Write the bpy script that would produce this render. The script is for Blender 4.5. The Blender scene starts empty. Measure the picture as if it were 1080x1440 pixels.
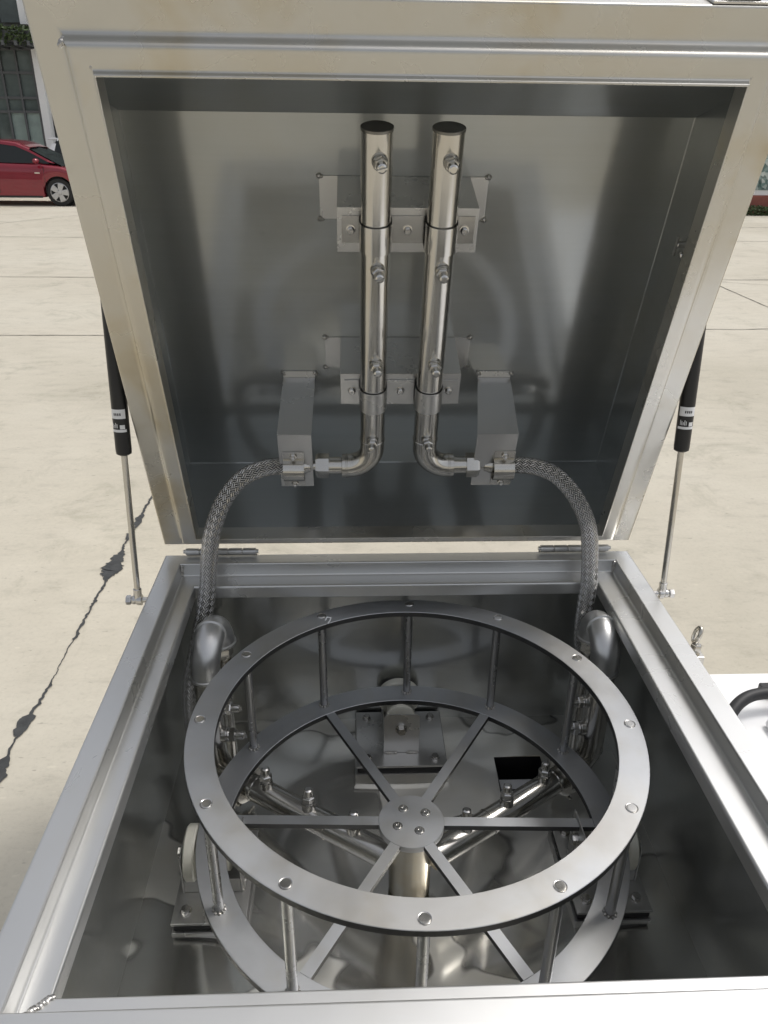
import bpy, bmesh, math, random
from math import sin, cos, pi, radians
from mathutils import Vector, Matrix, noise
random.seed(7)
S = bpy.context.scene
C = S.collection

# ---------------------------------------------------------------- camera
def setup_camera():
    f, pitch, yaw, roll = 1078.1, .4553, .0447, .012
    cx, cy, cz = -.1074, -1.0623, 1.1839
    fw = Vector((sin(yaw)*cos(pitch), cos(yaw)*cos(pitch), -sin(pitch)))
    r0 = Vector((cos(yaw), -sin(yaw), 0)); u0 = r0.cross(fw)
    r = cos(roll)*r0 + sin(roll)*u0; u = -sin(roll)*r0 + cos(roll)*u0
    cam = bpy.data.cameras.new('camera'); o = bpy.data.objects.new('camera', cam); C.objects.link(o)
    m = Matrix.Identity(4)
    for i in range(3):
        m[i][0] = r[i]; m[i][1] = u[i]; m[i][2] = -fw[i]
    m[0][3], m[1][3], m[2][3] = cx, cy, cz
    o.matrix_world = m
    cam.sensor_fit = 'VERTICAL'; cam.sensor_height = 24; cam.lens = 24*f/1440
    cam.clip_start = .02; cam.clip_end = 3000
    S.camera = o
setup_camera()

# ---------------------------------------------------------------- world and sun (bright overcast)
SUN_EL, SUN_AZ = radians(62), radians(68)      # azimuth measured from +Y towards +X
w = bpy.data.worlds.new("World"); S.world = w; w.use_nodes = True
nt = w.node_tree; bg = nt.nodes['Background']
sky = nt.nodes.new('ShaderNodeTexSky'); sky.sky_type = 'NISHITA'; sky.sun_disc = False
sky.sun_elevation = SUN_EL; sky.sun_rotation = SUN_AZ
sky.air_density = 1.0; sky.dust_density = 4.0; sky.ozone_density = 1.0
hs = nt.nodes.new('ShaderNodeHueSaturation'); hs.inputs['Saturation'].default_value = .28
nt.links.new(sky.outputs[0], hs.inputs['Color']); nt.links.new(hs.outputs[0], bg.inputs['Color'])
bg.inputs['Strength'].default_value = .13
sl = bpy.data.lights.new('sun', 'SUN'); sl.energy = 1.1; sl.angle = radians(14); sl.color = (1, .975, .94)
so = bpy.data.objects.new('sun', sl); C.objects.link(so)
sd = Vector((sin(SUN_AZ)*cos(SUN_EL), cos(SUN_AZ)*cos(SUN_EL), sin(SUN_EL)))
so.rotation_euler = sd.to_track_quat('Z', 'Y').to_euler(); so.location = (3, 2, 6)
S.view_settings.view_transform = 'Standard'; S.view_settings.look = 'None'
S.view_settings.gamma = 1; S.view_settings.exposure = .35
S.cycles.max_bounces = 12; S.cycles.glossy_bounces = 8
S.cycles.blur_glossy = .1; S.cycles.sample_clamp_indirect = 6

# ---------------------------------------------------------------- materials
def mat(name):
    m = bpy.data.materials.new(name); m.use_nodes = True
    return m, m.node_tree, m.node_tree.nodes['Principled BSDF']
def N(nt, t, **k):
    n = nt.nodes.new(t)
    for a, b in k.items():
        if a in n.inputs: n.inputs[a].default_value = b
        else: setattr(n, a, b)
    return n
def coords(nt, scale=(1, 1, 1), rot=(0, 0, 0), kind='Object'):
    tc = nt.nodes.new('ShaderNodeTexCoord'); mp = nt.nodes.new('ShaderNodeMapping')
    mp.inputs['Scale'].default_value = scale; mp.inputs['Rotation'].default_value = rot
    nt.links.new(tc.outputs[kind], mp.inputs[0]); return mp.outputs[0]
def ramp(nt, src, stops):
    r = nt.nodes.new('ShaderNodeValToRGB'); e = r.color_ramp.elements
    while len(e) < len(stops): e.new(.5)
    for x, (p, c) in zip(e, stops):
        x.position = p; x.color = c if len(c) == 4 else (*c, 1)
    nt.links.new(src, r.inputs[0]); return r
def g(v): return (v, v, v, 1)
def plain(name, col, rough=.5, metal=0, var=.0, scale=8, bump=0, coat=0):
    m, nt, b = mat(name)
    b.inputs['Roughness'].default_value = rough; b.inputs['Metallic'].default_value = metal
    b.inputs['Coat Weight'].default_value = coat
    if var or bump:
        nz = N(nt, 'ShaderNodeTexNoise', Scale=scale, Detail=6.0, Roughness=.6)
        nt.links.new(coords(nt), nz.inputs['Vector'])
        r = ramp(nt, nz.outputs[0], [(.3, tuple(c*(1-var) for c in col)), (.7, tuple(min(1, c*(1+var)) for c in col))])
        nt.links.new(r.outputs[0], b.inputs['Base Color'])
        if bump:
            bp = N(nt, 'ShaderNodeBump', Strength=bump, Distance=.01)
            nt.links.new(nz.outputs[0], bp.inputs['Height']); nt.links.new(bp.outputs[0], b.inputs['Normal'])
    else: b.inputs['Base Color'].default_value = (*col, 1)
    return m
def steel(name, base=(.56, .56, .55), rough=.3, brush=(3, 120, 120), bump=.06, rvar=.08, stain=.25, blotch=3, aniso=0, wave=.0, haze=None, scuff=0, grain=None, smudge=0):
    """stainless sheet: brushed grain, uneven polish, faint tan heat and water stains, slight waviness"""
    m, nt, b = mat(name)
    b.inputs['Metallic'].default_value = 1
    big = N(nt, 'ShaderNodeTexNoise', Scale=blotch, Detail=5.0, Roughness=.62)
    nt.links.new(coords(nt), big.inputs['Vector'])
    gr = N(nt, 'ShaderNodeTexNoise', Scale=1.0, Detail=3.0, Roughness=.7)
    nt.links.new(coords(nt, brush), gr.inputs['Vector'])
    tan = tuple(c*k for c, k in zip(base, (.93, .86, .72))); dk = tuple(c*.78 for c in base)
    r = ramp(nt, big.outputs[0], [(.28, tuple(base[i]*(1-stain)+tan[i]*stain for i in range(3))), (.5, base), (.74, tuple(base[i]*(1-stain*.6)+dk[i]*stain*.6 for i in range(3)))])
    mx = N(nt, 'ShaderNodeMix', data_type='RGBA', blend_type='MULTIPLY'); mx.inputs[0].default_value = .5 if bump else .0
    gr2 = ramp(nt, gr.outputs[0], [(.3, g(.92)), (.7, g(1))])
    nt.links.new(r.outputs[0], mx.inputs[6]); nt.links.new(gr2.outputs[0], mx.inputs[7])
    # small dark spots and pits
    sp = N(nt, 'ShaderNodeTexNoise', Scale=24.0, Detail=2.0, Roughness=.5)
    nt.links.new(coords(nt), sp.inputs['Vector'])
    sr = ramp(nt, sp.outputs[0], [(.70, g(1)), (.80, g(.72))])
    mx2 = N(nt, 'ShaderNodeMix', data_type='RGBA', blend_type='MULTIPLY'); mx2.inputs[0].default_value = stain*.5 if bump else .12
    nt.links.new(mx.outputs[2], mx2.inputs[6]); nt.links.new(sr.outputs[0], mx2.inputs[7])
    nt.links.new(mx2.outputs[2], b.inputs['Base Color'])
    mr = N(nt, 'ShaderNodeMapRange'); mr.inputs[1].default_value = .3; mr.inputs[2].default_value = .7
    mr.inputs[3].default_value = max(.02, rough-rvar); mr.inputs[4].default_value = rough+rvar
    ad = N(nt, 'ShaderNodeMix', data_type='FLOAT'); ad.inputs[0].default_value = .35 if bump else .0
    nt.links.new(big.outputs[0], ad.inputs[2]); nt.links.new(gr.outputs[0], ad.inputs[3])
    nt.links.new(ad.outputs[0], mr.inputs[0]); nt.links.new(mr.outputs[0], b.inputs['Roughness'])
    bp = N(nt, 'ShaderNodeBump', Strength=bump, Distance=.002)
    nt.links.new(gr.outputs[0], bp.inputs['Height'])
    last = bp
    if wave:
        wv = N(nt, 'ShaderNodeTexNoise', Scale=2.2, Detail=1.0)
        nt.links.new(coords(nt), wv.inputs['Vector'])
        b2 = N(nt, 'ShaderNodeBump', Strength=wave, Distance=.02)
        nt.links.new(wv.outputs[0], b2.inputs['Height']); nt.links.new(b2.outputs[0], bp.inputs['Normal'])
    nt.links.new(last.outputs[0], b.inputs['Normal'])
    if smudge:
        sm = N(nt, 'ShaderNodeTexNoise', Scale=4.0, Detail=4.0, Roughness=.55, Distortion=.3); nt.links.new(coords(nt, (1, 1, 1), (.4, .2, .9)), sm.inputs['Vector'])
        rs = ramp(nt, sm.outputs[0], [(.50, g(1)), (.60, (.93, .88, .78, 1)), (.72, (.72, .62, .47, 1))])
        m3 = N(nt, 'ShaderNodeMix', data_type='RGBA', blend_type='MULTIPLY'); m3.inputs[0].default_value = smudge
        nt.links.new(mx2.outputs[2], m3.inputs[6]); nt.links.new(rs.outputs[0], m3.inputs[7]); mx2 = m3
        nt.links.new(mx2.outputs[2], b.inputs['Base Color'])
    if grain:
        cv = nt.nodes.new('ShaderNodeCombineXYZ')
        for i_, v_ in enumerate(grain): cv.inputs[i_].default_value = v_
        nt.links.new(cv.outputs[0], b.inputs['Tangent']); b.inputs['Anisotropic'].default_value = aniso
    if scuff:
        # fine random scratches and dried water marks that scatter the light
        sc = N(nt, 'ShaderNodeTexNoise', Scale=1.0, Detail=4.0, Roughness=.55, Distortion=.6)
        nt.links.new(coords(nt, (7, 7, 7), (.3, .5, .8)), sc.inputs['Vector'])
        sr2 = ramp(nt, sc.outputs[0], [(.36, g(0)), (.64, g(1))])
        ma = N(nt, 'ShaderNodeMath', operation='MULTIPLY_ADD'); ma.inputs[1].default_value = scuff
        nt.links.new(sr2.outputs[0], ma.inputs[0]); nt.links.new(mr.outputs[0], ma.inputs[2]); nt.links.new(ma.outputs[0], b.inputs['Roughness'])
    if haze:
        b2_ = nt.nodes.new('ShaderNodeBsdfPrincipled'); b2_.inputs['Metallic'].default_value = 1; b2_.inputs['Roughness'].default_value = haze[1]
        if grain: nt.links.new(cv.outputs[0], b2_.inputs['Tangent']); b2_.inputs['Anisotropic'].default_value = aniso
        nt.links.new(mx2.outputs[2], b2_.inputs['Base Color']); nt.links.new(last.outputs[0], b2_.inputs['Normal'])
        ms = nt.nodes.new('ShaderNodeMixShader'); ms.inputs[0].default_value = haze[0]
        nt.links.new(b.outputs[0], ms.inputs[1]); nt.links.new(b2_.outputs[0], ms.inputs[2])
        nt.links.new(ms.outputs[0], nt.nodes['Material Output'].inputs['Surface'])
    return m
M = {}
M['rim'] = steel('satin_steel', (.63, .63, .62), .28, (30, 30, 30), .0, .06, .25, 2.5, wave=.06, haze=(.4, .5), scuff=.06)
M['lidframe'] = steel('lid_frame_steel', (.555, .545, .51), .25, (40, 40, 40), .0, .06, .55, 2.4, wave=.12, haze=(.30, .5), scuff=.08, smudge=1.0)
M['lidpanel'] = steel('lid_panel_steel', (.42, .435, .43), .10, (1.5, 70, 70), .004, .02, .35, 2.2, wave=.06, haze=(.56, .50), scuff=.04, grain=(0, -.32, .947), aniso=.1, smudge=.10)
M['wall'] = steel('tank_wall_steel', (.52, .53, .515), .17, (2, 60, 60), .004, .04, .3, 4, wave=.07, haze=(.42, .45), scuff=.04, grain=(0, 0, 1), aniso=.3, smudge=.05)
M['floor'] = steel('tank_floor_steel', (.82, .815, .78), .11, (1.5, 50, 50), .004, .04, .4, 4, wave=.08, haze=(.46, .50), scuff=.04, grain=(0, 1, 0), aniso=.5)
def wet_patches(m):
    nt = m.node_tree; ms = [n for n in nt.nodes if n.type == 'MIX_SHADER'][0]; b = nt.nodes['Principled BSDF']
    wn = N(nt, 'ShaderNodeTexNoise', Scale=2.6, Detail=3.0, Roughness=.45, Distortion=.3)
    nt.links.new(coords(nt, (1, 1.3, 1), (0, 0, .4)), wn.inputs['Vector'])
    k = ramp(nt, wn.outputs[0], [(.485, g(1)), (.50, g(.0))])
    f = N(nt, 'ShaderNodeMath', operation='MULTIPLY_ADD'); f.inputs[1].default_value = .46; f.inputs[2].default_value = .10
    nt.links.new(k.outputs[0], f.inputs[0]); nt.links.new(f.outputs[0], ms.inputs[0])
    ed = ramp(nt, wn.outputs[0], [(.482, g(1)), (.492, g(.45)), (.502, g(.86)), (.6, g(.86))])
    src = b.inputs['Base Color'].links[0].from_socket
    mx = N(nt, 'ShaderNodeMix', data_type='RGBA', blend_type='MULTIPLY'); mx.inputs[0].default_value = 1
    nt.links.new(src, mx.inputs[6]); nt.links.new(ed.outputs[0], mx.inputs[7])
    for n in nt.nodes:
        if n.type == 'BSDF_PRINCIPLED': nt.links.new(mx.outputs[2], n.inputs['Base Color'])
wet_patches(M['floor'])
M['ring'] = steel('cut_plate_steel', (.50, .51, .525), .40, (9, 14, 30), .012, .08, .4, 9, haze=(.3, .6), scuff=.12, smudge=.35)
M['edge'] = steel('dark_cut_edge', (.10, .10, .10), .5, (30, 30, 60), .03, .06, .3, 20)
M['pipe'] = steel('polished_pipe', (.58, .565, .53), .15, (30, 30, 30), .004, .05, .6, 5, haze=(.22, .42), scuff=.08)
M['cast'] = steel('blasted_fitting_steel', (.60, .60, .595), .34, (40, 40, 40), .05, .05, .2, 12, haze=(.3, .6))
M['bracket'] = steel('bracket_steel', (.60, .595, .58), .26, (40, 40, 40), .0, .05, .08, 5, haze=(.4, .5))
M['column'] = steel('dull_column_steel', (.46, .445, .40), .24, (40, 40, 2), .02, .06, .8, 9, haze=(.45, .5), smudge=.7)
M['post'] = steel('rod_steel', (.42, .42, .42), .26, (50, 50, 3), .02, .06, .2, 12, haze=(.3, .5))
M['bolt'] = steel('bolt_steel', (.60, .59, .57), .22, (40, 40, 40), .03, .05, .3, 30)
M['weld'] = steel('weld_bead', (.46, .45, .43), .34, (120, 120, 120), .5, .1, .6, 60)
M['cap'] = steel('dull_cap_steel', (.22, .215, .20), .45, (30, 30, 60), .03, .06, .3, 20)
M['dark'] = plain('black_rubber', (.012, .012, .013), .55)
M['strut'] = plain('black_paint', (.008, .008, .009), .38, 0, .2, 20)
M['nylon'] = plain('cream_nylon', (.70, .68, .59), .38, 0, .10, 14)
M['white'] = plain('white_paint', (.80, .80, .80), .35, 0, .02, 3)
M['sticker'] = plain('white_sticker', (.72, .72, .72), .5)
M['ink'] = plain('sticker_ink', (.02, .02, .02), .5)
M['tyre'] = plain('tyre_rubber', (.018, .018, .018), .75, 0, .2, 20)
M['alloy'] = plain('wheel_alloy', (.55, .55, .56), .3, .8)
M['glass'] = plain('dark_glass', (.015, .018, .018), .06, 0)
M['carred'] = plain('dark_red_paint', (.23, .012, .026), .22, .25, .08, 2, 0, .9)
M['carwhite'] = plain('white_car_paint', (.72, .73, .74), .25, 0, .02, 2, 0, .8)
M['trim'] = plain('black_trim', (.02, .02, .02), .4)
M['lamp'] = plain('lamp_lens', (.7, .6, .5), .1)

def braid():
    m, nt, b = mat('braided_steel_wire'); b.inputs['Metallic'].default_value = 1
    tc = nt.nodes.new('ShaderNodeTexCoord'); sp = nt.nodes.new('ShaderNodeSeparateXYZ')
    nt.links.new(tc.outputs['UV'], sp.inputs[0])
    def mth(op, a, b_=None, c=None):
        n = nt.nodes.new('ShaderNodeMath'); n.operation = op
        for i, v in enumerate((a, b_, c)):
            if v is None: continue
            if isinstance(v, (int, float)): n.inputs[i].default_value = v
            else: nt.links.new(v, n.inputs[i])
        return n.outputs[0]
    U = mth('MULTIPLY', sp.outputs[0], 14.5*pi); V = mth('MULTIPLY', sp.outputs[1], 2*pi*10)
    a = mth('ADD', U, V); c = mth('SUBTRACT', U, V)
    A = mth('ABSOLUTE', mth('SINE', a)); B = mth('ABSOLUTE', mth('SINE', c))
    # which bundle lies on top alternates like a weave
    sel = mth('GREATER_THAN', mth('MULTIPLY', mth('SINE', mth('MULTIPLY', a, .5)), mth('SINE', mth('MULTIPLY', c, .5))), 0)
    h = mth('ADD', mth('MULTIPLY', A, sel), mth('MULTIPLY', B, mth('SUBTRACT', 1, sel)))
    fa = mth('MULTIPLY', mth('ABSOLUTE', mth('SINE', mth('MULTIPLY', a, 3))), .18)
    h2 = mth('ADD', h, fa)
    r = ramp(nt, h, [(.05, g(.10)), (.4, g(.36)), (.85, (.66, .65, .63, 1))])
    nt.links.new(r.outputs[0], b.inputs['Base Color'])
    b.inputs['Roughness'].default_value = .20
    bp = N(nt, 'ShaderNodeBump', Strength=.9, Distance=.003)
    nt.links.new(h2, bp.inputs['Height']); nt.links.new(bp.outputs[0], b.inputs['Normal'])
    return m
M['braid'] = braid()

def concrete():
    m, nt, b = mat('pale_concrete'); co = coords(nt)
    n1 = N(nt, 'ShaderNodeTexNoise', Scale=.35, Detail=8.0, Roughness=.62); nt.links.new(co, n1.inputs['Vector'])
    n2 = N(nt, 'ShaderNodeTexNoise', Scale=5.0, Detail=8.0, Roughness=.7); nt.links.new(coords(nt, (1, 2.2, 1)), n2.inputs['Vector'])
    n3 = N(nt, 'ShaderNodeTexNoise', Scale=60.0, Detail=6.0, Roughness=.7); nt.links.new(co, n3.inputs['Vector'])
    base = ramp(nt, n1.outputs[0], [(.3, (.43, .395, .315)), (.5, (.51, .47, .385)), (.72, (.56, .525, .44))])
    mid = ramp(nt, n2.outputs[0], [(.28, g(.74)), (.45, g(.95)), (.7, g(1.03))])
    fine = ramp(nt, n3.outputs[0], [(.3, g(.86)), (.5, g(1)), (.72, g(1.0))])
    x1 = N(nt, 'ShaderNodeMix', data_type='RGBA', blend_type='MULTIPLY'); x1.inputs[0].default_value = .8
    x2 = N(nt, 'ShaderNodeMix', data_type='RGBA', blend_type='MULTIPLY'); x2.inputs[0].default_value = .7
    nt.links.new(base.outputs[0], x1.inputs[6]); nt.links.new(mid.outputs[0], x1.inputs[7])
    nt.links.new(x1.outputs[2], x2.inputs[6]); nt.links.new(fine.outputs[0], x2.inputs[7])
    # grey damp stains, sparse
    n4 = N(nt, 'ShaderNodeTexNoise', Scale=1.7, Detail=9.0, Roughness=.75, Distortion=.6); nt.links.new(coords(nt, (1, 1, 1), (0, 0, 1.1)), n4.inputs['Vector'])
    st = ramp(nt, n4.outputs[0], [(.54, g(1)), (.66, (.62, .635, .60, 1))])
    x3 = N(nt, 'ShaderNodeMix', data_type='RGBA', blend_type='MULTIPLY'); x3.inputs[0].default_value = .5
    nt.links.new(x2.outputs[2], x3.inputs[6]); nt.links.new(st.outputs[0], x3.inputs[7])
    # pale and dark specks
    n5 = N(nt, 'ShaderNodeTexNoise', Scale=22.0, Detail=2.0); nt.links.new(coords(nt, (1, 2.5, 1)), n5.inputs['Vector'])
    sk = ramp(nt, n5.outputs[0], [(.25, g(.60)), (.31, g(1)), (.68, g(1)), (.76, g(1.15))])
    x4 = N(nt, 'ShaderNodeMix', data_type='RGBA', blend_type='MULTIPLY'); x4.inputs[0].default_value = .7
    nt.links.new(x3.outputs[2], x4.inputs[6]); nt.links.new(sk.outputs[0], x4.inputs[7])
    nt.links.new(x4.outputs[2], b.inputs['Base Color']); b.inputs['Roughness'].default_value = .85
    bp = N(nt, 'ShaderNodeBump', Strength=.25, Distance=.01); nt.links.new(n2.outputs[0], bp.inputs['Height'])
    nt.links.new(bp.outputs[0], b.inputs['Normal'])
    return m
M['concrete'] = concrete()
M['tar'] = plain('black_tar', (.045, .046, .045), .5, 0, .3, 30, .3)
M['joint'] = plain('dirty_joint', (.16, .145, .12), .9, 0, .3, 10)

# ---------------------------------------------------------------- mesh builder
class MB:
    def __init__(s): s.bm = bmesh.new(); s.uv = None
    def box(s, lo, hi, bev=0, M_=None, seg=2):
        t = bmesh.new(); bmesh.ops.create_cube(t, size=1)
        c = [(a+b)/2 for a, b in zip(lo, hi)]; d = [abs(b-a) for a, b in zip(lo, hi)]
        for v in t.verts: v.co = Vector([v.co[i]*d[i]+c[i] for i in range(3)])
        if bev: bmesh.ops.bevel(t, geom=list(t.edges), offset=bev, segments=seg, affect='EDGES', profile=.5)
        return s._merge(t, M_)
    def _merge(s, t, M_=None):
        if M_ is not None: bmesh.ops.transform(t, matrix=M_, verts=t.verts)
        vm = {v: s.bm.verts.new(v.co) for v in t.verts}
        for f in t.faces:
            try: s.bm.faces.new([vm[v] for v in f.verts])
            except ValueError: pass
        t.free(); return s
    def lathe(s, p, axis, prof, n=24, ph=0, cap=True):
        """prof: list of (distance along axis, radius)"""
        p = Vector(p); a = Vector(axis).normalized()
        x = a.orthogonal().normalized()
        if abs(a.z) > .9: x = Vector((1, 0, 0)); x = (x-a*x.dot(a)).normalized()
        y = a.cross(x); rings = []
        for d, r in prof:
            rings.append([s.bm.verts.new(p+a*d+(x*cos(ph+2*pi*k/n)+y*sin(ph+2*pi*k/n))*max(r, 1e-5)) for k in range(n)])
        for A, B in zip(rings, rings[1:]):
            for k in range(n): s.bm.faces.new((A[k], A[(k+1) % n], B[(k+1) % n], B[k]))
        if cap:
            s.bm.faces.new(rings[0][::-1]); s.bm.faces.new(rings[-1])
        return s
    def cyl(s, a, b, r, n=24, r2=None, bev=0):
        a = Vector(a); b = Vector(b); L = (b-a).length; r2 = r if r2 is None else r2
        pr = [(0, r), (L, r2)] if not bev else [(0, r-bev), (bev, r), (L-bev, r2), (L, r2-bev)]
        return s.lathe(a, b-a, pr, n)
    def hexn(s, p, axis, r, h, ph=0):
        return s.lathe(p, axis, [(0, r), (h*.8, r), (h, r*.86)], 6, ph)
    def tube(s, pts, r, n=20, uv=False, caps=True):
        pts = [Vector(p) for p in pts]; rr = r if isinstance(r, (list, tuple)) else [r]*len(pts)
        rings = []; L = 0; Ls = []; nrm = None
        for i, p in enumerate(pts):
            t = (pts[min(i+1, len(pts)-1)]-pts[max(i-1, 0)]).normalized()
            if nrm is None: nrm = t.orthogonal().normalized()
            nrm = (nrm-t*nrm.dot(t)).normalized(); bn = t.cross(nrm)
            if i: L += (p-pts[i-1]).length
            Ls.append(L)
            rings.append([s.bm.verts.new(p+(nrm*cos(2*pi*k/n)+bn*sin(2*pi*k/n))*rr[i]) for k in range(n)])
        lay = s.bm.loops.layers.uv.verify() if uv else None
        for i in range(len(rings)-1):
            for k in range(n):
                f = s.bm.faces.new((rings[i][k], rings[i][(k+1) % n], rings[i+1][(k+1) % n], rings[i+1][k]))
                if lay:
                    R0 = 2*pi*rr[i]
                    for lp, (u, v) in zip(f.loops, ((i, k), (i, k+1), (i+1, k+1), (i+1, k))):
                        lp[lay].uv = (Ls[u]/R0, v/n)
        if caps: s.bm.faces.new(rings[0][::-1]); s.bm.faces.new(rings[-1])
        return s
    def prism(s, poly, z0, z1, M_=None, bev=0):
        t = bmesh.new()
        a = [t.verts.new((x, y, z0)) for x, y in poly]; b = [t.verts.new((x, y, z1)) for x, y in poly]
        t.faces.new(a[::-1]); t.faces.new(b)
        for i in range(len(a)):
            j = (i+1) % len(a); t.faces.new((a[i], a[j], b[j], b[i]))
        if bev: bmesh.ops.bevel(t, geom=list(t.edges), offset=bev, segments=2, affect='EDGES', profile=.5)
        return s._merge(t, M_)
    def blob(s, p, r, sc=(1, 1, 1)):
        t = bmesh.new(); bmesh.ops.create_icosphere(t, subdivisions=2, radius=r)
        for v in t.verts:
            k = 1+.28*noise.noise(v.co*(1.6/r)+Vector(p)*91)
            v.co = Vector((v.co.x*sc[0]*k+p[0], v.co.y*sc[1]*k+p[1], v.co.z*sc[2]*k+p[2]))
        return s._merge(t)
    def bead(s, a, b, r, n=None):
        a = Vector(a); b = Vector(b); n = n or max(2, int((b-a).length/(r*.75)))
        for i in range(n+1):
            q = a.lerp(b, i/n)+Vector([random.uniform(-.15, .15)*r for _ in range(3)])
            s.blob(q, r*random.uniform(.8, 1.1), (1, 1, .7))
        return s
    def faces(s, verts, faces):
        v = [s.bm.verts.new(p) for p in verts]
        for f in faces: s.bm.faces.new([v[i] for i in f])
        return s
    def build(s, name, m, parent=None, ang=38, basis=None, recalc=True, wn=True):
        if recalc: bmesh.ops.recalc_face_normals(s.bm, faces=s.bm.faces)
        me = bpy.data.meshes.new(name); s.bm.to_mesh(me); s.bm.free()
        for p in me.polygons: p.use_smooth = True
        me.set_sharp_from_angle(angle=radians(ang))
        if m is not None: me.materials.append(M[m] if isinstance(m, str) else m)
        o = bpy.data.objects.new(name, me); C.objects.link(o)
        if wn:
            wm = o.modifiers.new('weighted', 'WEIGHTED_NORMAL'); wm.keep_sharp = True; wm.weight = 50
        if parent is not None: attach(o, parent, basis)
        return o
def attach(o, parent, basis=None):
    """vertices are in world space (or in 'basis' space); children of an Empty undo its offset"""
    o.parent = parent
    if parent.type == 'EMPTY':
        T = Matrix.Translation(-parent.location)
        o.matrix_basis = T @ basis if basis else T
def tag(o, label=None, cat=None, group=None, kind=None):
    for k, v in (('label', label), ('category', cat), ('group', group), ('kind', kind)):
        if v: o[k] = v
    return o
def thing(name, loc, label, cat, group=None):
    o = bpy.data.objects.new(name, None); C.objects.link(o); o.location = loc; o.empty_display_size = .1
    return tag(o, label, cat, group)
def structure(name, mb, m):
    o = mb.build(name, m); o['kind'] = 'structure'; return o

# rectangular frame swept from a profile; row = (offLeft, offRight, offTop, offBottom, z, fillet)
def frame(mb, x0, x1, y0, y1, rows, close_last=False, close_first=False):
    out = []
    n = len(rows)
    for i, r in enumerate(rows):
        P = Vector(r[:4]+(0,)) if False else None
        p = list(r[:5]); rad = r[5]
        if rad == 0 or i in (0, n-1): out.append(p); continue
        def toward(q):
            d = [q[k]-p[k] for k in range(5)]
            L = max(max(abs(v) for v in d[:4]), 1e-9); L = math.hypot(L, d[4])
            t = min(rad/L, .48); return [p[k]+d[k]*t for k in range(5)]
        a, b = toward(rows[i-1]), toward(rows[i+1])
        for s_ in range(6):
            t = s_/5
            out.append([a[k]*(1-t)**2+2*p[k]*t*(1-t)+b[k]*t*t for k in range(5)])
    loops = []
    for oL, oR, oT, oB, z in out:
        loops.append([mb.bm.verts.new(v) for v in ((x0+oL, y0+oB, z), (x1-oR, y0+oB, z), (x1-oR, y1-oT, z), (x0+oL, y1-oT, z))])
    for A, B in zip(loops, loops[1:]):
        for k in range(4): mb.bm.faces.new((A[k], A[(k+1) % 4], B[(k+1) % 4], B[k]))
    if close_last: mb.bm.faces.new(loops[-1])
    if close_first: mb.bm.faces.new(loops[0][::-1])
    return out

# ---------------------------------------------------------------- ground
GZ = -.45
gm = MB(); gm.faces([(-600, -600, GZ), (600, -600, GZ), (600, 600, GZ), (-600, 600, GZ)], [(0, 1, 2, 3)])
structure('ground', gm, 'concrete')
def ribbon(path, wfun, z, name, m):
    mb = MB(); L = []; 
    for i, (x, y) in enumerate(path):
        a = Vector(path[max(i-1, 0)]); b = Vector(path[min(i+1, len(path)-1)]); d = (b-a).normalized(); nrm = Vector((-d.y, d.x))
        wl, wr = wfun(i, x, y)
        L.append((mb.bm.verts.new((x+nrm.x*wl, y+nrm.y*wl, z)), mb.bm.verts.new((x-nrm.x*wr, y-nrm.y*wr, z))))
    for p, q in zip(L, L[1:]): mb.bm.faces.new((p[0], q[0], q[1], p[1]))
    return structure(name, mb, m)
# the tar-filled joint beside the washer
def tarw(i, x, y):
    n1 = noise.noise(Vector((y*7, 1.3, 0))); n2 = noise.noise(Vector((y*7, 7.7, 0))); f = .010*noise.noise(Vector((y*45, 3, 0)))
    wl = .0035+.004*max(0, n1)+abs(f)*.7; wr = .0035+.004*max(0, n2)+abs(f)*.7
    for c, L_, wd in ((.80, .05, .022), (1.78, .12, .030), (.62, .05, .012), (2.2, .06, .012), (2.05, .05, .010)):
        k = max(0, 1-((y-c)/L_)**2)**.5
        wl += wd*k*(1+.5*n2); wr += wd*.8*k*(1+.6*n1)
    t = 1 if not 1.0 < y < 1.25 else .35
    wl *= 1+.35*JG[i+540]; wr *= 1+.35*JG[i+300]
    return wl*t, wr*t
JG = [random.uniform(-1, 1) for _ in range(1100)]
path = [(-1.113+.0035*JG[k]+.014*noise.noise(Vector((k*.01*4, 0, 5)))+.006*noise.noise(Vector((k*.01*19, 2, 5))), -.6+k*.01) for k in range(0, 520)]
ribbon(path, tarw, GZ+.004, 'tar_joint', 'tar')
def joint(a, b, wd, seed):
    n = 160; P = [Vector(a).lerp(Vector(b), i/n) for i in range(n+1)]
    P = [(p.x+.006*noise.noise(Vector((i*.3, seed, 0))), p.y+.02*noise.noise(Vector((i*.25, seed, 1)))) for i, p in enumerate(P)]
    ribbon(P, lambda i, x, y: (wd*(.6+abs(noise.noise(Vector((i*.7, seed, 3))))),)*2, GZ+.004, 'slab_joint', 'joint')
joint((-9, 5.89), (-.3, 5.93), .009, 1); joint((-.2, 6.1), (12, 6.45), .009, 2)
joint((-14, 9.03), (10, 9.1), .012, 3); joint((-9.2, 11.4), (-5.2, 19.0), .012, 4)
joint((4.6, 12), (4.28, 2.0), .009, 5); joint((3.2, 9.6), (8.5, 7.1), .006, 6); joint((2.0, 15.5), (16, 15.9), .02, 7)
joint((-14, 13.2), (14, 13.3), .013, 8)

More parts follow.
